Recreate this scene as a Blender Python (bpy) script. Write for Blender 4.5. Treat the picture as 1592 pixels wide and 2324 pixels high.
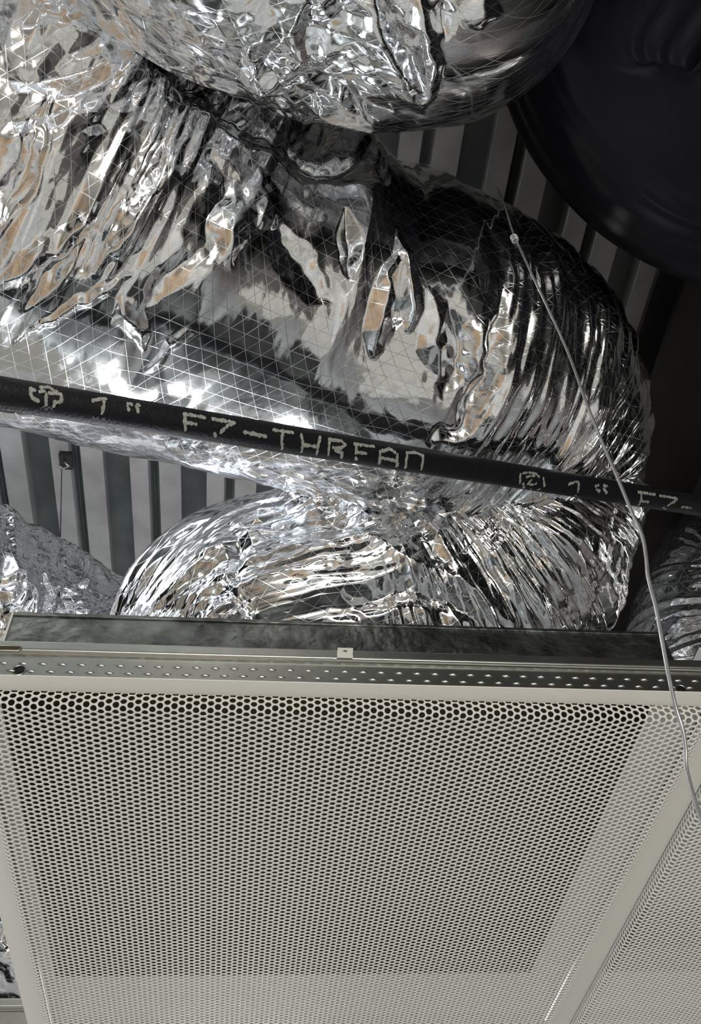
import bpy, math
import numpy as np
from mathutils import Matrix, Vector

for o in list(bpy.data.objects):
    bpy.data.objects.remove(o)
SC = bpy.context.scene
COL = SC.collection

# ------------------------------------------------------------------ camera
F, CX, CY = 2080.0, 796.0, 1162.0
R3 = np.array([[0.99343232, -0.0443384, -0.10548146],
               [-0.09973683, -0.78736527, -0.60836544],
               [-0.05607849, 0.61489027, -0.78661627]])
CAM = np.array([0.0, 0.0, 2.225])
ZC = 2.70                      # height of the suspended ceiling
cam_data = bpy.data.cameras.new('camera')
cam_data.sensor_fit = 'HORIZONTAL'
cam_data.sensor_width = 36.0
cam_data.lens = F / 1592.0 * 36.0
cam_data.clip_start = 0.01
cam = bpy.data.objects.new('camera', cam_data)
COL.objects.link(cam)
m4 = Matrix([list(R3[i]) + [CAM[i]] for i in range(3)] + [[0, 0, 0, 1]])
cam.matrix_world = m4
SC.camera = cam

# ------------------------------------------------------------------ world, lights, exposure
SC.view_settings.view_transform = 'Standard'
SC.view_settings.look = 'None'
SC.view_settings.gamma = 1.0
SC.view_settings.use_curve_mapping = False
SC.view_settings.exposure = -0.18
W = bpy.data.worlds.new('world'); SC.world = W; W.use_nodes = True
W.node_tree.nodes['Background'].inputs[0].default_value = (0.5, 0.55, 0.65, 1)
W.node_tree.nodes['Background'].inputs[1].default_value = 0.02


def area_light(name, loc, target, size, power, color=(1, 1, 1), shape='SQUARE', size_y=None, spread=180):
    d = bpy.data.lights.new(name, 'AREA'); d.energy = power; d.color = color
    d.shape = shape; d.size = size
    if size_y: d.size_y = size_y
    d.spread = math.radians(spread)
    o = bpy.data.objects.new(name, d); COL.objects.link(o)
    o.location = loc
    o.rotation_euler = (Vector(target) - Vector(loc)).to_track_quat('-Z', 'Y').to_euler()
    return o


LIGHTS = [
    # inspection lamp hanging in the void left of the frame, between the ducts
    ('work_lamp', (-0.76, 0.95, 3.80), (-0.1, 1.05, 3.3), 0.26, 4.6, (0.93, 0.95, 1.0), 'SQUARE', None, 115),
    # floodlight further along the void, shining back towards the ducts
    ('flood_lamp', (-0.12, 2.75, 3.60), (-0.15, 0.8, 3.20), 0.7, 9.0, (0.95, 0.97, 1.0), 'SQUARE', None, 80),
    # unseen light added behind the diffuser for the hot spot on the bent duct
    ('hotspot_fill', (0.02, 1.45, 2.76), (-0.10, 0.62, 3.25), 0.22, 1.4, (0.95, 0.97, 1.0), 'SQUARE', None, 120),
    # tall window in the left wall
    ('window_light', (-2.9, 1.5, 1.5), (0.0, 0.8, 0.6), 1.8, 52, (0.88, 0.95, 1.0), 'RECTANGLE', 1.7, 180),
    # unseen front-wall fill added to lift the panel rim, then linear ceiling fittings
    ('rim_fill', (0.2, -2.9, 1.7), (0.1, 0.6, 2.6), 1.6, 72, (1.0, 0.97, 0.90), 'RECTANGLE', 1.0, 180),
    ('room_light', (0.6, -1.9, 2.6), (0.6, -1.9, 0.0), 1.2, 34, (1.0, 0.96, 0.88), 'RECTANGLE', 0.3, 180),
    ('room_light', (-1.6, 0.3, 2.6), (-1.6, 0.3, 0.0), 1.2, 24, (1.0, 0.97, 0.92), 'RECTANGLE', 0.3, 180),
    ('room_light', (1.7, 1.9, 2.6), (1.7, 1.9, 0.0), 1.2, 50, (1.0, 0.96, 0.88), 'RECTANGLE', 0.3, 180),
]
for a in LIGHTS:
    area_light(*a)


# ------------------------------------------------------------------ back projection helpers
def ray(x, y):
    d = np.array([x - CX, -(y - CY), -F]); d /= np.linalg.norm(d)
    return R3 @ d


def at(x, y, dist): return CAM + ray(x, y) * dist


def at_z(x, y, z):
    d = ray(x, y); return CAM + d * ((z - CAM[2]) / d[2])


def at_y(x, y, Y):
    d = ray(x, y); return CAM + d * (Y / d[1])


def project(P):
    q = (P - CAM) @ R3
    return CX - F * q[..., 0] / q[..., 2], CY + F * q[..., 1] / q[..., 2]


# ------------------------------------------------------------------ materials
def mat(name):
    m = bpy.data.materials.new(name); m.use_nodes = True
    nt = m.node_tree; b = nt.nodes['Principled BSDF']
    return m, nt, b


def simple(name, col, rough=0.6, metal=0.0, noise=0.0, nscale=20.0, bump=0.0, bscale=60.0, spec=0.5):
    m, nt, b = mat(name)
    b.inputs['Roughness'].default_value = rough
    b.inputs['Metallic'].default_value = metal
    b.inputs['Specular IOR Level'].default_value = spec
    b.inputs['Base Color'].default_value = (*col, 1)
    tc = nt.nodes.new('ShaderNodeTexCoord')
    if noise:
        n = nt.nodes.new('ShaderNodeTexNoise'); n.inputs['Scale'].default_value = nscale
        n.inputs['Detail'].default_value = 5
        nt.links.new(tc.outputs['Object'], n.inputs['Vector'])
        r = nt.nodes.new('ShaderNodeValToRGB')
        r.color_ramp.elements[0].position = 0.3; r.color_ramp.elements[1].position = 0.7
        r.color_ramp.elements[0].color = (*[c * (1 - noise) for c in col], 1)
        r.color_ramp.elements[1].color = (*[min(1, c * (1 + noise)) for c in col], 1)
        nt.links.new(n.outputs['Fac'], r.inputs['Fac'])
        nt.links.new(r.outputs['Color'], b.inputs['Base Color'])
    if bump:
        n = nt.nodes.new('ShaderNodeTexNoise'); n.inputs['Scale'].default_value = bscale
        nt.links.new(tc.outputs['Object'], n.inputs['Vector'])
        bp = nt.nodes.new('ShaderNodeBump'); bp.inputs['Strength'].default_value = bump
        bp.inputs['Distance'].default_value = 0.002
        nt.links.new(n.outputs['Fac'], bp.inputs['Height'])
        nt.links.new(bp.outputs['Normal'], b.inputs['Normal'])
    return m


def foil_material(name, tint=(0.89, 0.90, 0.92), rough=0.11, scrim=1.0):
    m, nt, b = mat(name)
    N = nt.nodes.new; L = nt.links.new

    def mth(op, a, c=None):
        n = N('ShaderNodeMath'); n.operation = op
        for i, v in enumerate((a, c)):
            if v is None: continue
            if isinstance(v, (int, float)): n.inputs[i].default_value = v
            else: L(v, n.inputs[i])
        return n.outputs[0]
    uv = N('ShaderNodeUVMap'); uv.uv_map = 'UVMap'
    nz = N('ShaderNodeTexNoise'); nz.inputs['Scale'].default_value = 9.0
    L(uv.outputs['UV'], nz.inputs['Vector'])
    wob = N('ShaderNodeVectorMath'); wob.operation = 'MULTIPLY_ADD'
    L(nz.outputs['Color'], wob.inputs[0]); wob.inputs[1].default_value = (0.006, 0.006, 0)
    L(uv.outputs['UV'], wob.inputs[2])
    sx = N('ShaderNodeSeparateXYZ'); L(wob.outputs[0], sx.inputs[0])
    u, v = sx.outputs[0], sx.outputs[1]

    def lines(expr, pitch, width):
        f = mth('FRACT', mth('DIVIDE', expr, pitch))
        d = mth('MULTIPLY', mth('ABSOLUTE', mth('SUBTRACT', f, 0.5)), pitch)
        r = N('ShaderNodeMapRange'); r.interpolation_type = 'SMOOTHSTEP'
        L(d, r.inputs['Value'])
        r.inputs['From Min'].default_value = 0.0; r.inputs['From Max'].default_value = width
        r.inputs['To Min'].default_value = 1.0; r.inputs['To Max'].default_value = 0.0
        return r.outputs[0]
    l1 = lines(v, 0.0165, 0.0005)
    l2 = lines(mth('ADD', mth('MULTIPLY', u, 0.80), mth('MULTIPLY', v, 0.60)), 0.0175, 0.0005)
    l3 = lines(mth('SUBTRACT', mth('MULTIPLY', u, 0.80), mth('MULTIPLY', v, 0.60)), 0.0175, 0.0005)
    ln = mth('MAXIMUM', l1, mth('MAXIMUM', l2, l3))
    # small crinkle relief
    mp = N('ShaderNodeMapping'); L(uv.outputs['UV'], mp.inputs['Vector'])
    vo = N('ShaderNodeTexVoronoi'); vo.inputs['Scale'].default_value = 55; vo.feature = 'F1'
    L(mp.outputs[0], vo.inputs['Vector'])
    n2 = N('ShaderNodeTexNoise'); n2.inputs['Scale'].default_value = 120; n2.inputs['Detail'].default_value = 3
    L(uv.outputs['UV'], n2.inputs['Vector'])
    h = mth('ADD', mth('MULTIPLY', ln, 0.00006 * scrim), mth('ADD', mth('MULTIPLY', vo.outputs['Distance'], 0.0002), mth('MULTIPLY', n2.outputs['Fac'], 0.00010)))
    bp = N('ShaderNodeBump'); bp.inputs['Strength'].default_value = 1.0; bp.inputs['Distance'].default_value = 1.0
    L(h, bp.inputs['Height']); L(bp.outputs['Normal'], b.inputs['Normal'])
    b.inputs['Metallic'].default_value = 1.0
    rr = mth('ADD', rough, mth('MULTIPLY', ln, 0.25 * scrim)); L(rr, b.inputs['Roughness'])
    b.inputs['Base Color'].default_value = (*tint, 1)
    return m


M = {}
M['foil'] = foil_material('reinforced_foil')
M['white'] = simple('white_enamel', (0.74, 0.73, 0.69), 0.45, bump=0.15, bscale=400)
M['perf'] = simple('perforated_white_enamel', (0.74, 0.735, 0.70), 0.42)
M['back'] = simple('backing_sheet_grey', (0.62, 0.62, 0.60), 0.6)
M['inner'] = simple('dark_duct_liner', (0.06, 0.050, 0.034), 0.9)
M['galv'] = simple('galvanized_tee', (0.46, 0.47, 0.44), 0.33, 1.0, noise=0.06, nscale=90)
M['box'] = simple('galvanized_box', (0.20, 0.21, 0.20), 0.38, 1.0, noise=0.6, nscale=38, bump=0.9, bscale=90)
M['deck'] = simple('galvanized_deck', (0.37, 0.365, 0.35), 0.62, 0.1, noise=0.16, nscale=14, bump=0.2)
M['rib'] = simple('shaded_deck_rib', (0.13, 0.145, 0.145), 0.7, 0.1, noise=0.25, nscale=11)  # shade inside the recessed ribs put into a darker colour
M['beam'] = simple('primed_steel', (0.018, 0.014, 0.013), 0.8, 0.0, noise=0.35, nscale=9, bump=0.4)
M['rubber'] = simple('black_rubber', (0.008, 0.008, 0.011), 0.5, noise=0.2, nscale=60, bump=0.4, bscale=260, spec=0.3)
M['ink'] = simple('faded_white_ink', (0.36, 0.37, 0.34), 0.7, noise=0.3, nscale=300)
M['ink_dim'] = simple('grey_ink', (0.13, 0.13, 0.16), 0.7)
M['wire'] = simple('zinc_wire', (0.66, 0.67, 0.68), 0.35, 0.8, noise=0.12, nscale=80)
M['tab'] = simple('white_plastic', (0.75, 0.77, 0.72), 0.5)
M['wall_dark'] = simple('grey_wall', (0.07, 0.06, 0.06), 0.8)  # upper right wall, unseen; dark tone added to darken the elbow's reflections
M['unlit_foil'] = simple('unlit_foil_jacket', (0.006, 0.0055, 0.009), 0.4, 0.0, spec=0.13)  # lack of light on the upper right duct put into a near-black colour
M['void'] = simple('dark_blockwork', (0.07, 0.07, 0.07), 0.9)
M['added_ply'] = simple('added_plywood', (0.33, 0.24, 0.16), 0.6, noise=0.3, nscale=6)
M['wall'] = simple('painted_wall', (0.52, 0.51, 0.48), 0.8)
M['floor'] = simple('concrete_floor', (0.46, 0.47, 0.48), 0.7, noise=0.35, nscale=1.3)
M['glass'] = simple('window_frame_paint', (0.7, 0.7, 0.7), 0.5)


# ------------------------------------------------------------------ object helpers
def tag(o, label=None, cat=None, group=None, kind=None):
    if label: o['label'] = label
    if cat: o['category'] = cat
    if group: o['group'] = group
    if kind: o['kind'] = kind
    return o


def empty(name, loc=(0, 0, 0), parent=None):
    o = bpy.data.objects.new(name, None); COL.objects.link(o); o.location = loc
    o.empty_display_size = 0.05
    if parent: o.parent = parent
    return o


def link(name, me, parent=None, origin=None):
    o = bpy.data.objects.new(name, me); COL.objects.link(o)
    if origin is not None: o.location = origin
    if parent:
        o.parent = parent
        if origin is None: o.location = -Vector(parent.location)
    return o


def mesh_np(name, V, Fq, material, smooth=False, uv=None):
    V = np.asarray(V, dtype=np.float32); Fq = np.asarray(Fq, dtype=np.int32)
    me = bpy.data.meshes.new(name)
    k = Fq.shape[1]; n = Fq.shape[0]
    me.vertices.add(len(V)); me.vertices.foreach_set('co', V.ravel())
    me.loops.add(n * k); me.loops.foreach_set('vertex_index', Fq.ravel())
    me.polygons.add(n)
    me.polygons.foreach_set('loop_start', np.arange(0, n * k, k, dtype=np.int32))
    me.polygons.foreach_set('loop_total', np.full(n, k, dtype=np.int32))
    if smooth: me.polygons.foreach_set('use_smooth', np.ones(n, dtype=bool))
    if uv is not None:
        l = me.uv_layers.new(name='UVMap')
        l.data.foreach_set('uv', np.asarray(uv, dtype=np.float32)[Fq.ravel()].ravel())
    me.materials.append(material)
    me.update(calc_edges=True)
    return me


class MB:
    def __init__(self): self.v = []; self.f = []

    def box(self, a, b):
        x0, y0, z0 = a; x1, y1, z1 = b; n = len(self.v)
        self.v += [(x0, y0, z0), (x1, y0, z0), (x1, y1, z0), (x0, y1, z0), (x0, y0, z1), (x1, y0, z1), (x1, y1, z1), (x0, y1, z1)]
        self.f += [tuple(n + i for i in q) for q in ((0, 3, 2, 1), (4, 5, 6, 7), (0, 1, 5, 4), (1, 2, 6, 5), (2, 3, 7, 6), (3, 0, 4, 7))]
        return self

    def tube(self, pts, r, n=12, cap=True):
        pts = [np.asarray(p, float) for p in pts]; b = len(self.v)
        rs = r if hasattr(r, '__len__') else [r] * len(pts)
        ref = None
        for i, p in enumerate(pts):
            t = pts[min(i + 1, len(pts) - 1)] - pts[max(i - 1, 0)]; t /= np.linalg.norm(t)
            if ref is None: ref = np.array([0, 0, 1.0]) if abs(t[2]) < 0.9 else np.array([1.0, 0, 0])
            a = ref - t * (ref @ t); a /= np.linalg.norm(a); c = np.cross(t, a); ref = a
            for k in range(n):
                w = 2 * math.pi * k / n
                self.v.append(tuple(p + rs[i] * (a * math.cos(w) + c * math.sin(w))))
        for i in range(len(pts) - 1):
            for k in range(n):
                k2 = (k + 1) % n
                self.f.append((b + i * n + k, b + i * n + k2, b + (i + 1) * n + k2, b + (i + 1) * n + k))
        if cap:
            self.f.append(tuple(b + k for k in range(n))[::-1])
            self.f.append(tuple(b + (len(pts) - 1) * n + k for k in range(n)))
        return self

    def extrude_profile(self, prof, p0, p1, ax, ay, closed=True):
        """profile points (a,b) swept from p0 to p1 along straight line"""
        b = len(self.v); n = len(prof)
        for p in (p0, p1):
            for (a, c) in prof:
                self.v.append(tuple(np.asarray(p) + np.asarray(ax) * a + np.asarray(ay) * c))
        for k in range(n if closed else n - 1):
            k2 = (k + 1) % n
            self.f.append((b + k, b + k2, b + n + k2, b + n + k))
        if closed:
            self.f.append(tuple(b + k for k in range(n))[::-1]); self.f.append(tuple(b + n + k for k in range(n)))
        return self

    def build(self, name, material, parent=None, smooth=False, bevel=0.0):
        me = bpy.data.meshes.new(name); me.from_pydata([tuple(float(c) for c in v) for v in self.v], [], self.f)
        me.materials.append(material)
        if smooth:
            me.polygons.foreach_set('use_smooth', np.ones(len(me.polygons), dtype=bool))
        me.update()
        o = link(name, me, parent)
        if bevel:
            md = o.modifiers.new('bevel', 'BEVEL'); md.width = bevel; md.segments = 2; md.limit_method = 'ANGLE'
        return o


def catmull(pts, n):
    P = np.array(pts, float); P = np.vstack([2 * P[0] - P[1], P, 2 * P[-1] - P[-2]])
    out = []
    seg = len(P) - 3
    for i in range(seg):
        p0, p1, p2, p3 = P[i:i + 4]
        for t in np.linspace(0, 1, n, endpoint=False):
            out.append(0.5 * ((2 * p1) + (-p0 + p2) * t + (2 * p0 - 5 * p1 + 4 * p2 - p3) * t * t + (-p0 + 3 * p1 - 3 * p2 + p3) * t ** 3))
    out.append(P[-2]); return np.array(out)


# ------------------------------------------------------------------ room (mostly outside the frame, seen in the foil)
FX0, FX1, FY0, FY1 = -3.0, 2.6, -3.2, 4.6
tag(MB().box((FX0, FY0, -0.1), (FX1, FY1, 0)).build('floor', M['floor']), kind='structure')
ZT = 4.35
for nm, z0, z1, mt in (('', 0, ZC, 'wall'), ('', ZC, ZT, 'void')):
    mb = MB()
    if z0 == 0:
        mb.box((FX0 - .1, FY0, 0), (FX0, 0.5, z1)); mb.box((FX0 - .1, 2.5, 0), (FX0, FY1, z1))
        mb.box((FX0 - .1, 0.5, 0), (FX0, 2.5, 0.6)); mb.box((FX0 - .1, 0.5, 2.4), (FX0, 2.5, z1))
    else:
        mb.box((FX0 - .1, FY0, z0), (FX0, FY1, z1))
    tag(mb.build('wall_left', M[mt]), kind='structure')
    tag(MB().box((FX1, FY0, z0 if z0 else 1.15), (FX1 + .1, FY1, z1)).build('wall_right', M['wall_dark' if z0 == 0 else mt]), kind='structure')
    if z0 == 0: tag(MB().box((FX1 - .01, FY0, 0), (FX1 + .1, FY1, 1.15)).build('wall_right', M['wall']), kind='structure')
    tag(MB().box((FX0, FY1, z0), (FX1, FY1 + .1, z1)).build('wall_back', M[mt]), kind='structure')
    tag(MB().box((FX0, FY0 - .1, z0), (FX1, FY0, z1)).build('wall_front', M[mt]), kind='structure')
mb = MB()
for a, b in (((-3.1, .5, .6), (-3.0, .56, 2.4)), ((-3.1, 2.44, .6), (-3.0, 2.5, 2.4)), ((-3.1, .5, .6), (-3.0, 2.5, .66)), ((-3.1, .5, 2.34), (-3.0, 2.5, 2.4)), ((-3.08, 1.47, .6), (-3.02, 1.53, 2.4))):
    mb.box(a, b)
tag(mb.build('window_1', M['glass']), kind='structure')

# unseen brown sheets added to tint the foil reflections
pw = empty('added_plywood_stack', (-0.9, -0.9, 0)); tag(pw, 'added unseen stack of brown sheets that tints the foil reflections', 'added_plywood')
for k in range(12):
    MB().box((-2.4, -2.4 + .01 * (k % 3), .02 * k), (.1, .3 + .01 * (k % 2), .02 * k + .018)).build('added_plywood_sheet', M['added_ply'], pw)

# ------------------------------------------------------------------ roof deck
ZD = 2.225 + 1.72
pa = at_z(129, 1150, ZD); pb = at_z(300, 1150, ZD)
PITCH = float(pb[0] - pa[0]); X0 = float(pb[0])        # right edge of the open rib
dk = empty('ceiling', (0, 0.8, ZD)); tag(dk, kind='structure')
s = PITCH / 171.0
prof1 = [(0, 0), (40 * s, 0), (43 * s, .016), (48 * s, .022), (52 * s, .010), (56 * s, .022), (62 * s, .016), (65 * s, 0),
         (113 * s, 0), (109 * s, .055), (175 * s, .055), (171 * s, 0.0)]
dmesh = None
for i in range(-14, 16):
    x = X0 + i * PITCH
    if x < FX0 + .02 or x + PITCH > FX1: continue
    if dmesh is None:
        mb = MB()
        t = 0.0012
        pr = prof1 + [(a, b + t) for a, b in prof1[::-1]]
        mb.extrude_profile(pr, (0, FY0 - 0.8, 0), (0, FY1 - 0.8, 0), (1, 0, 0), (0, 0, 1))
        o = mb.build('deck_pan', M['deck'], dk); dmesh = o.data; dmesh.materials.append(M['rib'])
        for k_ in (8, 9, 10, 2, 3, 4, 5): dmesh.polygons[k_].material_index = 1  # recess and seam faces take the colour with painted shade
    else:
        o = bpy.data.objects.new('deck_pan', dmesh); COL.objects.link(o); o.parent = dk
    o.location = (x, 0, 0)
tag(MB().box((FX0, FY0, ZD + .06), (FX1, FY1, ZD + .12)).build('ceiling', M['inner']), kind='structure')

# steel beam along the deck
zb = 2.225 + 1.58; bx = float(at_z(1545, 675, zb)[0])
beam = empty('steel_beam', (bx, 0, zb))
tag(beam, 'dark brown steel beam running under the roof deck at the right edge', 'beam')
MB().box((bx, FY0 + .02, zb), (bx + .18, FY1 - .02, zb + .014)).build('bottom_flange', M['beam'], beam, bevel=.002)
MB().box((bx + .084, FY0 + .02, zb + .014), (bx + .096, FY1 - .02, ZD - .014)).build('web', M['beam'], beam)
MB().box((bx, FY0 + .02, ZD - .014), (bx + .18, FY1 - .02, ZD)).build('top_flange', M['beam'], beam, bevel=.002)

# ------------------------------------------------------------------ ceiling grid
ZP = ZC - 0.014                     # plane of the dropped perforated faces
YN = float(at_z(400, 1575.5, ZC)[1])    # far side of the near cap = near side of the panel
XL = float(at_z(97, 2324, ZP)[0]); XR = float(at_z(1258, 2324, ZP)[0])
CAPW = 0.0165
XRo = float(at_z(1293, 2324, ZC)[0])


def tee(name, label, p0, p1, axis, cw_=None):
    """lay-in ceiling tee from p0 to p1 (centre line of the cap) ; axis = 'x' or 'y'"""
    root = empty(name, p0)
    tag(root, label, 'ceiling tee', 'ceiling grid tees')
    ax = np.array([0, 1.0, 0]) if axis == 'x' else np.array([-1.0, 0, 0])
    up = np.array([0, 0, 1.0])
    h = (cw_ or CAPW) / 2
    cap = [(-h, .0), (h, .0), (h + .0003, .0006), (h - .001, .0016), (-h + .001, .0016), (-h - .0003, .0006)]
    MB().extrude_profile(cap, p0, p1, ax, up).build('white_cap', M['white'], root)['label'] = 'white enamelled bottom cap'
    w = [(-.0012, .0016), (.0012, .0016), (.0012, .028), (-.0012, .028)]
    MB().extrude_profile(w, p0, p1, ax, up).build('web', M['galv'], root)
    # rolled lip line under the bulb
    l = [(-.0030, .0268), (-.0012, .0260), (.0012, .0260), (.003, .0268), (.003, .0280), (-.0030, .0280)]
    MB().extrude_profile(l, p0, p1, ax, up).build('rolled_lip', M['galv'], root)
    l = [(-.0036, .0294), (-.0022, .0282), (.0022, .0282), (.0036, .0294), (.0036, .0305), (.0022, .0310), (-.0022, .0310), (-.0036, .0305)]
    MB().extrude_profile(l, p0, p1, ax, up).build('rolled_lip', M['galv'], root)
    bl = [(-.0030, .0310), (.003, .0310), (.0034, .0325), (.0034, .0398), (.0022, .0412), (-.0022, .0412), (-.0034, .0398), (-.0034, .0325)]
    MB().extrude_profile(bl, p0, p1, ax, up).build('bulb', M['galv'], root, smooth=False, bevel=.0006)
    return root


def tee_x(label, x0, x1, yc, z=ZC): return tee('ceiling_tee', label, (x0, yc, z), (x1, yc, z), 'x')


def tee_y(label, xc, y0, y1, cw_, z=ZC): return tee('ceiling_tee', label, (xc, y0, z), (xc, y1, z), 'y', cw_)


yc = YN - CAPW / 2
xcl = XL - CAPW / 2 - .002
xcr = (XRo + XR) / 2
CWR = XRo - XR
CWL = CAPW + .006
xcl = XL - CWL / 2
near = tee_x('galvanized ceiling tee with embossed stitches and white cap across the middle of the photo', -0.86, 1.02, yc)
tee_y('white capped ceiling tee along the left edge of the perforated diffuser', xcl, YN + .0005, 1.8, CWL)
tee_y('white capped ceiling tee between the two perforated diffusers', xcr, YN + .0005, 1.8, CWR)
yx = float(at_z(20, 2352, ZC)[1])
tee_x('short galvanized tee at the bottom left corner beyond the bright foil duct', -0.86, xcl - CAPW / 2, yx)

# stitches on the web of the near tee
ns = []
mb = MB()
seg = 10
mb.v.append((0, -.0020, -.0002))
for k in range(seg):
    w = 2 * math.pi * k / seg
    mb.v.append((.0038 * math.cos(w), 0.0, .0013 * math.sin(w)))
for k in range(seg): mb.f.append((0, 1 + k, 1 + (k + 1) % seg))
st0 = None
xa = float(at_y(50, 1516, yc)[0]); xb = float(at_y(95, 1516, yc)[0]); dx = (xb - xa)
zr1 = float(at_y(50, 1508, yc)[2]); zr2 = float(at_y(50, 1525, yc)[2])
i = -3
while True:
    x = xa + i * dx
    if x > 0.40: break
    for rr, zz in ((0, zr1), (1, zr2)):
        if st0 is None:
            st0 = mb.build('stitch', M['galv'], near, smooth=True); o = st0
        else:
            o = bpy.data.objects.new('stitch', st0.data); COL.objects.link(o); o.parent = near
        o.location = Vector((x + (dx / 2 if rr else 0), yc - .0012, zz)) - Vector(near.location)
    i += 1
# punched round holes with raised rim in the web
for px_, py_ in ((43, 1521), (1547, 1565)):
    c = at_y(px_, py_, yc - .0012); m_ = MB()
    n = 24
    for k in range(n):
        w = 2 * math.pi * k / n
        for rr, dy in ((.0042, -.0001), (.0049, -.0008), (.0054, 0)):
            m_.v.append((c[0] + rr * math.cos(w), yc - .0013 + dy, c[2] + rr * math.sin(w)))
    for k in range(n):
        a, b = 3 * k, 3 * ((k + 1) % n)
        m_.f += [(a, a + 1, b + 1, b), (a + 1, a + 2, b + 2, b + 1)]
    m_.build('hole_rim', M['galv'], near, smooth=True)
    m_ = MB()
    m_.v = [(c[0] + .0042 * math.cos(2 * math.pi * k / n), yc - .00135, c[2] + .0042 * math.sin(2 * math.pi * k / n)) for k in range(n)]
    m_.f = [tuple(range(n))]
    m_.build('punched_hole', M['rubber'], near)
# slot in the bulb at the far left
c = at_y(8, 1471, yc - .0036)
m_ = MB()
n = 20
pts = [(c[0] + (.010 if math.cos(2 * math.pi * k / n) > 0 else -.012) + .0032 * math.cos(2 * math.pi * k / n), yc - .0037, c[2] + .0026 * math.sin(2 * math.pi * k / n)) for k in range(n)]
m_.v = pts; m_.f = [tuple(range(n))]
m_.build('slot', M['inner'], near)
m_ = MB(); m_.tube([(p[0], p[1], p[2]) for p in pts + pts[:1]], .0007, 6, cap=False).build('slot_rim', M['galv'], near, smooth=True)

# little white tab standing on the bulb
c = at_y(783, 1486, yc - .004)
tb = empty('mounting_tab', tuple(c)); tag(tb, 'small white tab with a round hole on top of the long ceiling tee', 'tab')
w_, h_ = .0063, .0068
m_ = MB(); n = 24
ring_o = []
for k in range(n):
    w = 2 * math.pi * k / n + math.pi / 4
    cc, ss = math.cos(w), math.sin(w); q = max(abs(cc), abs(ss))
    ring_o.append((cc / q * w_, ss / q * h_ * .5 + h_ * .5))
for y in (-.0009, .0):
    for k in range(n):
        a, b = ring_o[k]; m_.v.append((c[0] + a + b * .12, c[1] + y, c[2] + b))
    for k in range(n):
        w = 2 * math.pi * k / n + math.pi / 4
        m_.v.append((c[0] + .0019 * math.cos(w) + .0005, c[1] + y, c[2] + .0034 + .0012 * math.sin(w)))
for k in range(n):
    k2 = (k + 1) % n
    m_.f += [(k, k2, n + k2, n + k), (2 * n + k2, 2 * n + k, 3 * n + k, 3 * n + k2), (k2, k, 2 * n + k, 2 * n + k2), (n + k, n + k2, 3 * n + k2, 3 * n + k)]
m_.build('plate', M['tab'], tb)
MB().box((c[0] - w_, c[1] - .0009, c[2] - .004), (c[0] + w_, c[1] - .0002, c[2])).build('foot', M['tab'], tb)


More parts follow.
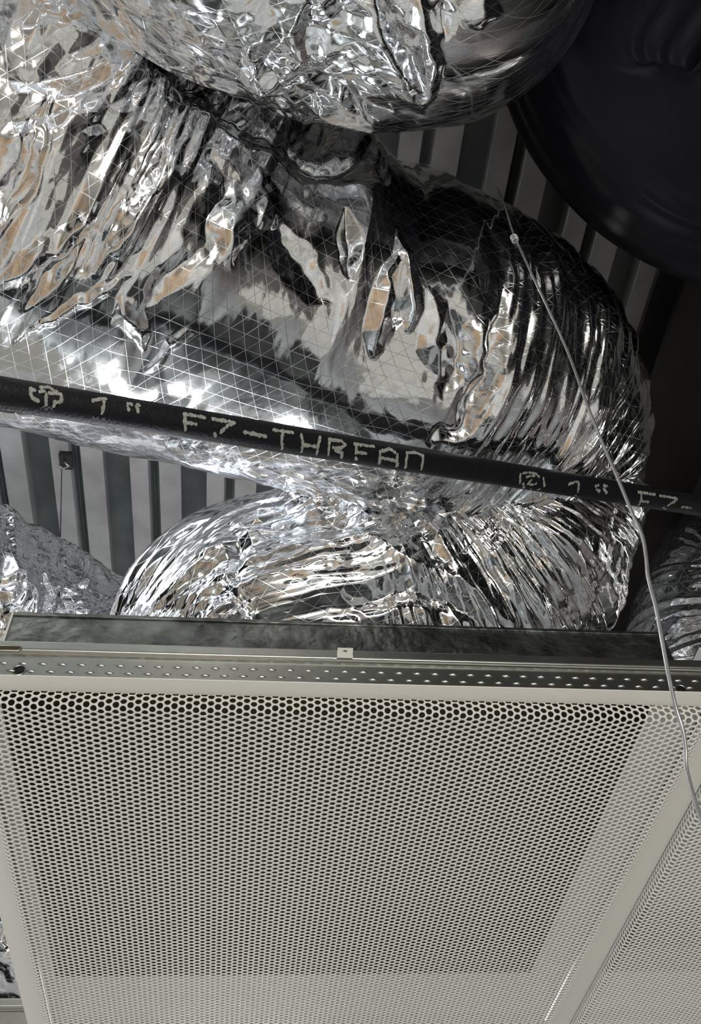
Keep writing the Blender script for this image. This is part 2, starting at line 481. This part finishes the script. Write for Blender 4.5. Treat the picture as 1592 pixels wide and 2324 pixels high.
# ------------------------------------------------------------------ perforated faces
def perforated(x0, x1, y0, y1, xa, xb, ya, yb, name, parent):
    """sheet over [x0,x1]x[y0,y1] with turned-up edges; only [xa,xb]x[ya,yb] gets open holes"""
    P = 0.0063; D = ZC - ZP; rc = 0.006; rh = 0.0025
    a90 = math.pi / 2 * rc; fl = D - rc        # flange = arc + straight

    def edge(sv):      # sv = arc length from the top of the flange -> (in-plane offset, drop)
        sv = np.asarray(sv, float)
        off = np.where(sv < fl, 0, np.where(sv < fl + a90, rc * (1 - np.cos((sv - fl) / rc)), rc + sv - fl - a90))
        dr = np.where(sv < fl, sv, np.where(sv < fl + a90, fl + rc * np.sin((sv - fl) / rc), D))
        return off, dr
    ext = fl + a90 - rc
    Lx = (x1 - x0) + 2 * ext; Ly = (y1 - y0) + 2 * ext

    def mapp(sx, sy):
        ox, dx_ = edge(np.minimum(sx, Lx - sx)); oy, dy_ = edge(np.minimum(sy, Ly - sy))
        X = np.where(sx < Lx / 2, x0 + ox, x1 - ox); Y = np.where(sy < Ly / 2, y0 + oy, y1 - oy)
        drop = np.minimum(dx_, dy_)
        return np.stack([X, Y, ZC - drop], -1)
    cw = P * math.sqrt(3) / 2
    nx = int(Lx / cw); ny = int(Ly / P)
    offx = (Lx - nx * cw) / 2
    V = []; Q = []
    K = 12
    ang = np.arange(K) * 2 * math.pi / K
    # hexagon outline sampled at the K angles (pointy along x)
    hexr = (P / 2) / np.cos(((ang - math.pi / 6 + math.pi / 6 + math.pi / 6) % (math.pi / 3)) - math.pi / 6) if False else None
    hx = []
    for a in ang:
        # hex with flat sides facing +-y (column neighbours) : apothem P/2, normals at 90,30,-30...
        best = min((P / 2) / max(1e-9, math.cos(a - math.radians(30 + 60 * j))) for j in range(6) if math.cos(a - math.radians(30 + 60 * j)) > .3)
        hx.append(best)
    hx = np.array(hx)
    cs = np.stack([np.cos(ang), np.sin(ang)], -1)
    ci, cj = np.meshgrid(np.arange(nx), np.arange(ny), indexing='ij')
    sx = offx + cw * (ci + .5); sy = P * (cj + .5 + .5 * (ci % 2) - .25)
    sx = sx.ravel(); sy = sy.ravel()
    outer = np.stack([sx[:, None] + hx * cs[:, 0], sy[:, None] + hx * cs[:, 1]], -1)
    inner = np.stack([sx[:, None] + rh * cs[:, 0], sy[:, None] + rh * cs[:, 1]], -1)
    Vo = mapp(np.clip(outer[..., 0], 0, Lx), np.clip(outer[..., 1], 0, Ly))
    Vi = mapp(np.clip(inner[..., 0], 0, Lx), np.clip(inner[..., 1], 0, Ly))
    # sheet thickness: inner wall pushed inwards (up for the face, inwards for the flange)
    cxm, cym = (x0 + x1) / 2, (y0 + y1) / 2
    c0 = mapp(sx, sy)
    e = 1e-4
    tx = mapp(np.clip(sx + e, 0, Lx), sy) - mapp(np.clip(sx - e, 0, Lx), sy); ty = mapp(sx, np.clip(sy + e, 0, Ly)) - mapp(sx, np.clip(sy - e, 0, Ly))
    nn = np.cross(tx, ty); nn /= np.maximum(1e-12, np.linalg.norm(nn, axis=-1, keepdims=True))
    mask = (c0[:, 0] > xa) & (c0[:, 0] < xb) & (c0[:, 1] > ya) & (c0[:, 1] < yb)
    Vo, Vi, nn = Vo[mask], Vi[mask], nn[mask]
    Vt = Vi + nn[:, None, :] * 0.0008
    n = len(Vo)
    Vall = np.concatenate([Vo, Vi, Vt], 1).reshape(-1, 3)
    base = (np.arange(n) * 3 * K)[:, None]
    k = np.arange(K); k2 = (k + 1) % K
    q1 = np.stack([base + k, base + k2, base + K + k2, base + K + k], -1).reshape(-1, 4)
    q2 = np.stack([base + K + k, base + K + k2, base + 2 * K + k2, base + 2 * K + k], -1).reshape(-1, 4)
    me = mesh_np(name, Vall, np.concatenate([q1, q2]), M['perf'])
    return link(name, me, parent)


def diffuser(label, x0, x1, y0, y1, xb_vis, spig=True):
    root = empty('ceiling_diffuser', ((x0 + x1) / 2, (y0 + y1) / 2, ZC))
    tag(root, label, 'diffuser', 'perforated ceiling diffusers')
    f = perforated(x0, x1, y0, y1, x0 - .1, xb_vis, y0 - .1, min(y1 + .1, 1.24), 'perforated_face', root)
    # grey backing sheet with the square neck opening
    zb_ = ZP + .024; k = (zb_ - CAM[2]) / (ZP - CAM[2])
    nx0, nx1 = x0 + .012, x1 - .052
    if x0 < 0: nx0, nx1 = float(at_z(126, 2214, zb_)[0]), float(at_z(1208, 2200, zb_)[0])
    ny1 = float(at_z(600, 2214, zb_)[1]); ny0 = y0 + .02
    m_ = MB()
    e = .003
    for a, b in (((x0 + e, y0 + e), (nx0, y1 - e)), ((nx1, y0 + e), (x1 - e, y1 - e)), ((nx0, ny1), (nx1, y1 - e))):
        m_.box((a[0], a[1], zb_), (b[0], b[1], zb_ + .001))
    m_.build('backing_sheet', M['back'], root)
    # side skirt between face and box
    m_ = MB()
    for a, b in (((x0 + e, y1 - e), (x1 - e, y1 - e + .001)), ((x0 + e, y0 + e), (x0 + e + .001, y1 - e)), ((x1 - e, y0 + e), (x1 - e + .001, y1 - e))):
        m_.box((a[0], a[1], ZC + .001), (b[0], b[1], zb_))
    m_.build('skirt', M['back'], root)
    return root, (nx0, nx1, ny0, ny1, zb_)


YF = YN + 0.5788
main, nk = diffuser('large white perforated diffuser filling the lower half of the photo', XL, XR, YN, YF, 1.0)
bh = float(at_y(300, 1404, YN + .006)[2]); bhr = float(at_y(1400, 1434, YN + .006)[2])
bxl = float(at_y(30, 1395, YN + .006)[0]); bxr = float(at_y(1505, 1440, YN + .006)[0])
bt = (bh + bhr) / 2
m_ = MB(); t = .001; y0b = YN + .006; y1b = YF - .01; z0b = ZC + .030
m_.box((bxl, y0b, z0b), (bxr, y0b + t, bt)); m_.box((bxl, y1b, z0b), (bxr, y1b + t, bt))
m_.box((bxl, y0b + t, z0b), (bxl + t, y1b, bt)); m_.box((bxr - t, y0b + t, z0b), (bxr, y1b, bt))
m_.box((bxl, y0b, bt), (bxr, y1b + t, bt + t))
pbx = m_.build('plenum_box', M['box'], main, bevel=.0003)
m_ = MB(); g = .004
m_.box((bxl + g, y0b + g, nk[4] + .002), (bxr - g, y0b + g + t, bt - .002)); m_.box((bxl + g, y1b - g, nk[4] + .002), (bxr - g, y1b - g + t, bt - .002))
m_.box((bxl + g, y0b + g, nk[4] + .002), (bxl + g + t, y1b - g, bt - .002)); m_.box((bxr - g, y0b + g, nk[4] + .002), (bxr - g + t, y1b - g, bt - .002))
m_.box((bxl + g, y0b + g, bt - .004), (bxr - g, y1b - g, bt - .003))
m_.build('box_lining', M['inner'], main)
MB().box((bxl - .0012, y0b - .0015, z0b), (bxl + .0004, y0b + .004, bt)).build('corner_glint', M['tab'], main)  # lit edge of the box corner put in as a white strip
# lip on the top edge
MB().box((bxl, y0b - .0015, bt - .0025), (bxr, y0b, bt + .0012)).build('folded_hem', M['box'], main, bevel=.0004)

xr0 = XRo + .0005
right, nk2 = diffuser('right-hand white perforated diffuser cut off by the lower right edge', xr0, xr0 + .5788, YN, YF, .70)
m_ = MB()
z2 = nk2[4] + .001
m_.box((nk2[0] - .01, YN + .02, z2), (nk2[1] + .01, YN + .021, bt)); m_.box((nk2[0] - .01, YF - .01, z2), (nk2[1] + .01, YF - .009, bt))
m_.box((nk2[0] - .011, YN + .02, z2), (nk2[0] - .01, YF - .01, bt)); m_.box((nk2[1] + .01, YN + .02, z2), (nk2[1] + .011, YF - .01, bt))
m_.box((nk2[0] - .011, YN + .02, bt - .001), (nk2[1] + .011, YF - .009, bt))
m_.build('plenum_box', M['back'], right)

# plain closed ceiling around the opening, all out of the picture
m_ = MB()
ot = .012
m_.box((xr0 + .60, 1.4, ZC), (FX1, FY1, ZC + ot))
m_.box((xcl + .01, YF + .02, ZC), (xr0 + .60, 2.4, ZC + ot))
m_.box((FX0, FY0, ZC), (FX1, -1.3, ZC + ot))
m_.box((1.0, -1.3, ZC), (FX1, YN - .02, ZC + ot))  # unseen closure added to dim what the elbow reflects
m_.box((FX0, -1.9, ZC), (-1.8, FY1, ZC + ot))
tag(m_.build('ceiling', M['wall']), kind='structure')


# ------------------------------------------------------------------ foil ducts
def h2(i, j, seed):
    i = i.astype(np.int64); j = j.astype(np.int64)
    n = (i * 374761393 + j * 668265263 + seed * 1442695041) & 0x7fffffff
    n = ((n ^ (n >> 13)) * 1274126177) & 0x7fffffff
    n = (n ^ (n >> 16)) & 0xffffff
    return n / float(0xffffff) * 2 - 1


def facet(x, y, seed):
    """random heights on a triangular lattice, flat facets between"""
    s = (x + y) * 0.3660254
    xs, ys = x + s, y + s
    i, j = np.floor(xs), np.floor(ys); a, b = xs - i, ys - j
    up = a > b
    h00 = h2(i, j, seed); h11 = h2(i + 1, j + 1, seed)
    hm = np.where(up, h2(i + 1, j, seed), h2(i, j + 1, seed))
    big = np.where(up, a, b); sm = np.where(up, b, a)
    return h00 * (1 - big) + hm * (big - sm) + h11 * sm


def vnoise(x, y, seed):
    i, j = np.floor(x), np.floor(y); a, b = x - i, y - j
    a = a * a * (3 - 2 * a); b = b * b * (3 - 2 * b)
    return (h2(i, j, seed) * (1 - a) + h2(i + 1, j, seed) * a) * (1 - b) + (h2(i, j + 1, seed) * (1 - a) + h2(i + 1, j + 1, seed) * a) * b


def sstep(a, b, x):
    t = np.clip((x - a) / (b - a), 0, 1); return t * t * (3 - 2 * t)


def duct(name, label, ctrl, radii, nu, nv, dispf, spread=100, group=None, material='foil'):
    """ctrl: points; radii: one per control point; v=0 faces the camera side of the axis"""
    C = catmull(ctrl, 60); Rr = catmull([[r, 0, 0] for r in radii], 60)[:, 0]
    d = np.r_[0, np.cumsum(np.linalg.norm(np.diff(C, axis=0), axis=1))]
    uu = np.linspace(0, d[-1], nu)
    P = np.stack([np.interp(uu, d, C[:, k]) for k in range(3)], -1); rr = np.interp(uu, d, Rr)
    T = np.gradient(P, axis=0); T /= np.linalg.norm(T, axis=1, keepdims=True)
    nrm = CAM - P; nrm -= T * np.sum(nrm * T, 1, keepdims=True)
    nl = np.linalg.norm(nrm, axis=1, keepdims=True)
    nrm /= nl
    B = np.cross(T, nrm)
    # angles: dense in front
    nf = int(nv * .86); sp = math.radians(spread)
    th = np.r_[np.linspace(-sp, sp, nf), np.linspace(sp, 2 * math.pi - sp, nv - nf + 2)[1:-1]]
    U, TH = np.meshgrid(uu, th, indexing='ij')
    TH2 = np.where(TH > math.pi, TH - 2 * math.pi, TH)
    rad = nrm[:, None, :] * np.cos(TH)[..., None] + B[:, None, :] * np.sin(TH)[..., None]
    base = P[:, None, :] + rad * rr[:, None, None]
    px, py = project(base)
    vlen = TH2 * 0.25
    disp = dispf(U, vlen, TH2, px, py)
    V = base + rad * disp[..., None]
    idx = np.arange(nu * nv).reshape(nu, nv)
    a = idx[:-1]; b = idx[1:]
    q = np.stack([a, np.roll(a, -1, 1), np.roll(b, -1, 1), b], -1).reshape(-1, 4)
    uv = np.stack([U, vlen], -1).reshape(-1, 2)
    me = mesh_np(name, V.reshape(-1, 3), q, M[material], smooth=True, uv=uv)
    o = link(name, me)
    tag(o, label, 'duct', group)
    return o


def creases(px, py, items):
    px0, py0 = px, py
    px = px0 + 16 * vnoise(px0 / 70, py0 / 70, 901) + 6 * vnoise(px0 / 25, py0 / 25, 903)
    py = py0 + 16 * vnoise(px0 / 70, py0 / 70, 902) + 6 * vnoise(px0 / 25, py0 / 25, 904)
    """folds laid along polylines: (points, width px, height m, sharpness) added where they pass"""
    out = np.zeros_like(px)
    for pts, w0, w1, hgt in items:
        best = np.full(px.shape, 1e9); tt = np.zeros_like(px)
        n = len(pts) - 1
        for k in range(n):
            ax, ay = pts[k]; bx_, by_ = pts[k + 1]
            dx_, dy_ = bx_ - ax, by_ - ay; L2 = dx_ * dx_ + dy_ * dy_
            t = np.clip(((px - ax) * dx_ + (py - ay) * dy_) / L2, 0, 1)
            dd = np.hypot(px - ax - t * dx_, py - ay - t * dy_)
            m = dd < best
            best = np.where(m, dd, best); tt = np.where(m, (k + t) / n, tt)
        w = 1.7 * (w0 + (w1 - w0) * tt) * (.25 + .75 * np.clip(4.5 * tt * (1 - tt), 0, 1))
        out += .9 * hgt * np.clip(1 - best / w, 0, 1) * w / (1.7 * max(w0, w1))
    return out


def crumple(u, v, seed, sc, amp, an=(1, 1)):
    x, y = u / sc / an[0], v / sc / an[1]
    w1 = vnoise(x * .45, y * .45, seed + 11) * 1.1; w2 = vnoise(x * .45, y * .45, seed + 12) * .8
    x, y = x + w1, y + w2
    c1, s1 = (.92, .39) if an == (1, 1) else (1, 0)
    x2, y2 = c1 * x - s1 * y, s1 * x + c1 * y
    loc = .35 + .65 * np.abs(vnoise(x * .3 + 7, y * .3, seed + 13)) * 2
    return amp * (facet(x, y, seed) + .5 * facet(x2 * 2.1, y2 * 2.1, seed + 1) * loc + .25 * facet(x * 4.3, y * 4.3, seed + 2) * loc)


FOLDS_A = [   # polyline, width at start, width at end, height
    ([(330, 20), (480, 170), (680, 300), (860, 400)], 50, 44, -.045),
    ([(112, 215), (85, 330), (40, 430), (-10, 520)], 16, 26, -.016),
    ([(128, 215), (100, 330), (55, 440), (0, 540)], 14, 18, .010),
    ([(20, 640), (110, 570), (190, 500), (235, 488)], 26, 14, .012),
    ([(60, 690), (170, 560), (230, 520)], 22, 14, -.012),
    ([(25, 772), (150, 705), (240, 660), (300, 632)], 9, 12, .008),
    ([(360, 320), (300, 420), (235, 520), (190, 610)], 20, 34, -.016),
    ([(430, 320), (330, 470), (230, 600)], 26, 34, .014),
    ([(330, 832), (380, 790), (440, 762)], 7, 12, .005),
    ([(318, 800), (300, 730), (285, 690)], 8, 26, .010),
    ([(500, 360), (510, 450), (450, 560), (330, 690)], 34, 30, -.013),
    ([(535, 420), (530, 500), (520, 590)], 14, 40, .013),
    ([(590, 380), (600, 470), (580, 530)], 14, 34, .014),
    ([(620, 500), (700, 640), (745, 690)], 30, 14, -.012),
    ([(893, 530), (920, 620), (940, 740)], 12, 26, .020),
    ([(888, 590), (862, 700), (850, 806)], 14, 24, .016),
    ([(905, 600), (900, 740)], 10, 16, -.016),
    ([(780, 480), (800, 640)], 16, 12, -.014),
    ([(985, 660), (1010, 760), (1010, 850)], 20, 34, .012),
    ([(1030, 690), (1060, 800), (1010, 900)], 24, 20, -.012),
    ([(1110, 700), (1095, 800), (1075, 870)], 22, 22, .013),
    ([(1150, 640), (1140, 740), (1120, 860), (1050, 960), (980, 1015)], 12, 16, -.020),
    ([(520, 1290), (640, 1255), (820, 1235), (1000, 1290), (1150, 1400)], 30, 40, .016),
    ([(540, 1190), (700, 1170), (860, 1195)], 26, 26, -.020),
    ([(620, 1110), (800, 1120), (950, 1180), (1050, 1260)], 30, 34, .014),
    ([(520, 1180), (535, 1260), (530, 1320)], 16, 16, -.014),
    ([(780, 1340), (950, 1345), (1080, 1395)], 26, 20, -.014),
]


def disp_A(u, v, th, px, py):
    d = .012 * vnoise(u / .16, v / .13, 3) + .006 * vnoise(u / .07, v / .09, 4)
    up_left = sstep(560, 330, px * .55 + py)             # strongly crumpled top left
    d += crumple(u, v, 21, .075, .011) * (.05 + up_left)
    # hanging pleats on the long leg, pointed tips downwards
    leg = sstep(1180, 950, px)
    tip = 760 + 160 * vnoise(u / .05, u * 0, 8)
    hang = leg * sstep(tip, tip - 330, py) * sstep(60, 320, py + px * .2)
    d += crumple(u, v, 41, .085, .012, (1, 4.0)) * hang
    d += crumple(u, v, 45, .06, .0016, (1, 1.5)) * leg
    # gathered pleats round the elbow and the return leg
    elb = sstep(930, 1120, px + .25 * (py - 900))
    low = sstep(1080, 1180, py + .12 * (px - 600)) * (1 - elb * .2)
    d += crumple(u, v, 61, .022, .0075, (1, 9)) * elb + crumple(u, v, 63, .011, .003, (1, 12)) * elb
    lb = sstep(640, 480, px) * sstep(1100, 1150, py)
    d += crumple(u, v, 77, .035, .004, (1, 1)) * lb
    d += crumple(u, v, 65, .05, .004, (1, 3)) * elb
    d += crumple(u, v, 71, .05, .008, (3.2, 1)) * low * (1 - .6 * elb)
    d += crumple(u, v, 75, .02, .0028, (2.6, 1)) * low * (1 - elb)
    d += creases(px, py, FOLDS_A) * sstep(1.9, 1.5, np.abs(th))
    return d


A_ctrl = [at(-750, -60, 1.40), at(-350, 160, 1.40), at(0, 365, 1.40), at(330, 550, 1.42), at(650, 705, 1.46), at(920, 800, 1.52), at(1090, 880, 1.66),
          at(1150, 1050, 1.77), at(1090, 1260, 1.72), at(900, 1400, 1.63), at(710, 1445, 1.60), at(590, 1490, 1.60), at(520, 1620, 1.58)]
A_r = [.34, .345, .345, .31, .275, .262, .262, .262, .262, .256, .262, .255, .22]
dA = duct('flexible_duct', 'large crinkled foil duct that bends back on itself behind the black pipe', A_ctrl, A_r, 1300, 420, disp_A, group='foil wrapped flexible ducts')


FOLDS_B = [
    ([(560, 100), (580, 180), (640, 205)], 16, 20, .012),
    ([(710, 170), (760, 215), (830, 260)], 12, 24, -.014),
    ([(800, -20), (850, 60), (900, 150), (965, 260)], 30, 14, .018),
    ([(850, -20), (900, 70), (960, 200)], 20, 16, -.016),
    ([(960, -20), (965, 120), (965, 250)], 22, 16, .018),
    ([(1010, -10), (1010, 80)], 20, 12, -.014),
    ([(1100, -20), (1080, 60)], 20, 30, .010),
    ([(700, -20), (720, 60), (700, 130)], 26, 26, -.012),
]


def disp_B(u, v, th, px, py):
    d = .008 * vnoise(u / .15, v / .12, 103) + crumple(u, v, 121, .075, .0075) * sstep(1050, 800, px) + crumple(u, v, 125, .07, .004, (1, 3.5)) * sstep(700, 900, px)
    d += creases(px, py, FOLDS_B) * sstep(1.9, 1.5, np.abs(th))
    return d


duct('flexible_duct', 'foil duct crossing the top edge above the large bent duct', [at(-250, -1000, 1.10), at(200, -600, 1.12), at(540, -225, 1.15), at(860, -110, 1.18), at(995, -120, 1.24), at(1020, -290, 1.34)],
     [.180, .180, .180, .182, .188, .188], 420, 330, disp_B, group='foil wrapped flexible ducts')


def disp_C(u, v, th, px, py):
    return .010 * vnoise(u / .2, v / .1, 203) + crumple(u, v, 221, .07, .009, (5.0, 1))


duct('flexible_duct', 'unlit foil duct in the upper right corner, its shade painted near-black', [at(1800, -620, 1.44), at(1660, -280, 1.46), at(1478, 35, 1.51), at(1585, 250, 1.53), at(1790, 340, 1.55), at(2100, 360, 1.50)],
     [.205, .205, .205, .205, .20, .20], 300, 220, disp_C, material='unlit_foil')


def disp_D(u, v, th, px, py):
    return .008 * vnoise(u / .15, v / .1, 303) + crumple(u, v, 321, .08, .010, (1, 2)) + crumple(u, v, 325, .028, .004, (1, 1.5))


duct('flexible_duct', 'foil duct at the left edge in front of the deck, low behind the box', [at(-700, 1070, 1.85), at(-350, 1225, 1.9), at(-95, 1355, 1.95), at(225, 1530, 2.0), at(400, 1660, 2.05)],
     [.20, .20, .195, .19, .19], 340, 260, disp_D, group='foil wrapped flexible ducts')


def disp_E(u, v, th, px, py):
    return .006 * vnoise(u / .15, v / .1, 403) + crumple(u, v, 421, .025, .004, (1, 7)) + crumple(u, v, 425, .06, .003)


duct('flexible_duct', 'dim pleated foil duct at the right edge behind the hanger wire', [at(2150, 1230, 2.1), at(1900, 1270, 2.12), at(1740, 1400, 2.12), at(1690, 1560, 2.05), at(1690, 1700, 1.95)],
     [.26, .26, .26, .25, .23], 340, 240, disp_E, group='foil wrapped flexible ducts')


def disp_F(u, v, th, px, py):
    return .008 * vnoise(u / .15, v / .1, 503) + crumple(u, v, 521, .05, .010) + crumple(u, v, 525, .025, .004, (1, 2))


duct('flexible_duct', 'bright foil duct seen through the open cell at the lower left corner', [at(-900, 1900, 1.7), at(-450, 1990, 1.75), at(-120, 2110, 1.8), at(200, 2190, 1.9)],
     [.2, .2, .2, .2], 220, 160, disp_F, group='foil wrapped flexible ducts')

# ------------------------------------------------------------------ black insulated pipe
PR = 0.0175
pL = at(0, 892, 1.01); pRt = at(1592, 1148, 1.65)
dirp = (pRt - pL) / np.linalg.norm(pRt - pL)
pp0 = pL - dirp * .12; pp1 = pRt + dirp * .05
pipe = empty('insulated_pipe', tuple(pL)); tag(pipe, 'black rubber insulated pipe with white dotted lettering crossing the foil ducts', 'pipe')
pts = [pp0 + (pp1 - pp0) * t for t in np.linspace(0, 1, 60)]
MB().tube(pts, PR, 48).build('rubber_sleeve', M['rubber'], pipe, smooth=True)


def on_pipe(x, y, lift=.0004):
    d = ray(x, y); w = CAM - pL
    dd = d - dirp * (d @ dirp); ww = w - dirp * (w @ dirp)
    a = dd @ dd; b = 2 * dd @ ww; r = PR + lift; c = ww @ ww - r * r
    q = b * b - 4 * a * c
    if q < 0: return None
    t = (-b - math.sqrt(q)) / (2 * a); p = CAM + d * t
    ax = pL + dirp * ((p - pL) @ dirp); n = (p - ax) / np.linalg.norm(p - ax)
    return p, n


rng = np.random.default_rng(5)


def glyph(name, strokes, ox, oy, sc, dot=4.6, material='ink', step=5.5):
    """strokes in crop pixels; dots of ink printed on the sleeve"""
    m_ = MB()
    for st in strokes:
        for k in range(len(st) - 1 if len(st) > 1 else 1):
            a = np.array(st[k], float); b = np.array(st[k + 1] if len(st) > 1 else st[k], float)
            L = np.linalg.norm(b - a); n = max(1, int(round(L / step)))
            for i in range(n + 1):
                q = a + (b - a) * i / n + rng.normal(0, 1.5, 2)
                r = on_pipe(ox + q[0] / sc, oy + q[1] / sc)
                if r is None: continue
                p, nn = r
                e1 = dirp; e2 = np.cross(nn, e1)
                dist = np.linalg.norm(p - CAM); rad = dot / sc / F * dist * rng.uniform(.7, 1.3)
                base = len(m_.v); K = 8; off = nn * rng.uniform(0, .00015)
                for t in range(K):
                    w = 2 * math.pi * t / K
                    pt = p + off + rad * (e1 * math.cos(w) * .85 + e2 * math.sin(w) * 1.15)
                    # keep the blob on the curved sleeve
                    axp = pL + dirp * ((pt - pL) @ dirp); rv = pt - axp
                    pt = axp + rv / np.linalg.norm(rv) * (PR + .0004 + off @ nn)
                    m_.v.append(tuple(pt))
                m_.f.append(tuple(base + t for t in range(K)))
    return m_.build(name, M[material], pipe)


S6 = (0, 850, 2.653); S8 = (550, 940, 2.895); S7 = (1050, 980, 2.937)
G6 = [('printed_emblem', [[(210, 95), (187, 85)], [(187, 85), (187, 125), (200, 145), (230, 160)], [(245, 78), (300, 75), (320, 95)], [(240, 100), (270, 100)], [(278, 115), (278, 180)], [(300, 110), (325, 110)], [(340, 100), (340, 112)],
                          [(355, 115), (368, 120), (370, 150), (360, 165), (330, 170), (325, 190)]], 8.5),
      ('printed_digit', [[(560, 155), (590, 150)], [(600, 145), (640, 145)], [(630, 145), (615, 235)]], 8.5),
      ('printed_inch_mark', [[(770, 172), (790, 178)], [(770, 182), (775, 210)], [(825, 180), (840, 185)], [(820, 192), (832, 218)]], 8.5),
      ('printed_letter', [[(1105, 235), (1235, 258)], [(1113, 240), (1113, 290), (1118, 335)], [(1120, 290), (1180, 298)]], 8.5),
      ('printed_digit', [[(1285, 268), (1412, 290)], [(1405, 300), (1375, 305)], [(1370, 310), (1325, 350)], [(1290, 355), (1300, 372)]], 8.5),
      ('printed_hyphen', [[(1470, 346), (1600, 372)]], 8.5)]
for nm, st, dt in G6: glyph(nm, st, *S6, dot=dt * 1.3, step=9)
G8 = [('printed_letter', [[(205, 102), (335, 122)], [(270, 110), (258, 170), (265, 228)]], 8.5),
      ('printed_letter', [[(390, 135), (400, 190), (392, 245)], [(400, 200), (500, 215)], [(512, 148), (500, 200), (490, 265)]], 8.5),
      ('printed_letter', [[(575, 160), (565, 270)], [(575, 165), (650, 175), (680, 200), (650, 222), (600, 218)], [(610, 235), (655, 255), (652, 285)]], 8.5),
      ('printed_letter', [[(740, 195), (865, 212)], [(750, 200), (750, 260)], [(752, 250), (815, 258)], [(745, 285), (755, 300)]], 8.5),
      ('printed_letter', [[(908, 245), (903, 290), (903, 326)], [(915, 288), (1012, 306)], [(925, 240), (968, 228), (1005, 250)], [(1020, 268), (1018, 338)]], 8.5),
      ('printed_letter', [[(1085, 255), (1075, 350)], [(1085, 255), (1140, 250), (1190, 275), (1185, 320), (1178, 365)]], 8.5)]
for nm, st, dt in G8: glyph(nm, st, *S8, dot=dt * 1.25, step=9)
G7 = [('printed_emblem', [[(385, 285), (385, 340)], [(405, 275), (450, 272), (490, 278), (510, 300)], [(430, 300), (480, 290)], [(460, 320), (440, 345), (465, 355), (490, 345)], [(405, 345), (410, 375)], [(455, 378), (460, 385)], [(500, 388), (515, 380)], [(540, 310), (548, 360)]], 7),
      ('printed_digit', [[(712, 350), (740, 340)], [(750, 332), (780, 340)], [(778, 350), (772, 400)], [(755, 425), (768, 440)]], 7.5),
      ('printed_inch_mark', [[(890, 365), (910, 355)], [(895, 385), (915, 395)], [(940, 360), (965, 360)], [(945, 380), (960, 405)]], 7.5),
      ('printed_letter', [[(1175, 402), (1285, 418)], [(1190, 410), (1195, 450), (1170, 508)], [(1195, 460), (1240, 468)]], 7),
      ('printed_digit', [[(1320, 425), (1432, 445)], [(1425, 455), (1375, 490)], [(1340, 505), (1352, 515)], [(1312, 530), (1320, 525)]], 7),
      ('printed_hyphen', [[(1465, 500), (1525, 508)]], 6)]
for nm, st, dt in G7: glyph(nm, st, *S7, dot=dt * 1.2, step=9)
glyph('printed_dots', [[(245, 205), (262, 192), (280, 210), (298, 196), (315, 212)]], *S6, dot=6, material='ink_dim', step=12)
glyph('printed_dots', [[(560, 255), (570, 270), (590, 262), (605, 280), (625, 268), (640, 285), (660, 272), (672, 290)]], *S6, dot=6, material='ink_dim', step=12)

# ------------------------------------------------------------------ hanger wire
wp = [(1128, 425, 1.80), (1141, 455, 1.50), (1150, 480, 1.34), (1166, 530, 1.27), (1200, 605, 1.17), (1240, 690, 1.09), (1290, 800, 1.0), (1330, 910, .90), (1368, 1005, .84), (1405, 1090, .79), (1436, 1165, .75),
      (1458, 1215, .73), (1467, 1262, .715), (1472, 1310, .70), (1490, 1380, .685), (1503, 1450, .67), (1518, 1530, .655), (1533, 1600, .645), (1550, 1655, .64), (1557, 1700, .635), (1559, 1745, .63), (1576, 1810, .62), (1600, 1880, .61), (1660, 2040, .59)]
C = catmull([at(*p) for p in wp], 10)
hw = empty('hanger_wire', tuple(C[0])); tag(hw, 'thin bent steel hanger wire running down the right side to the perforated panels', 'wire')
MB().tube(C, .00145, 10).build('strand', M['wire'], hw, smooth=True)
# twisted end at the deck side
tw = [at(1166, 536, 1.257) + np.array([.004 * math.cos(t), .004 * math.sin(t), -.0009 * t]) for t in np.linspace(0, 18, 60)]
MB().tube(tw, .0011, 6).build('twist', M['wire'], hw, smooth=True)

# clip and thin wire hanging from the deck, left
cz = ZD
c = at_z(148, 1046, ZD - .01)
ck = empty('deck_clip', tuple(c)); tag(ck, 'small deck clip with a thin wire hanging from it, left of the lower duct', 'clip')
m_ = MB(); m_.box((c[0] - .012, c[1] - .02, c[2] - .006), (c[0] + .016, c[1] + .02, ZD + .0005)); m_.build('plate', M['beam'], ck, bevel=.001)
MB().tube([c + np.array([0, 0, -.005]), c + np.array([.012, 0, -.02]), c + np.array([0, 0, -.032]), c + np.array([-.01, 0, -.018])], .0028, 8).build('hook', M['wire'], ck, smooth=True)
c2 = c + np.array([-.002, 0, -.03]); dn = at(137, 1236, np.linalg.norm(c2 - CAM) * .99)
MB().tube([c2, c2 * .6 + dn * .4, dn], .0011, 8).build('thin_wire', M['beam'], ck, smooth=True)
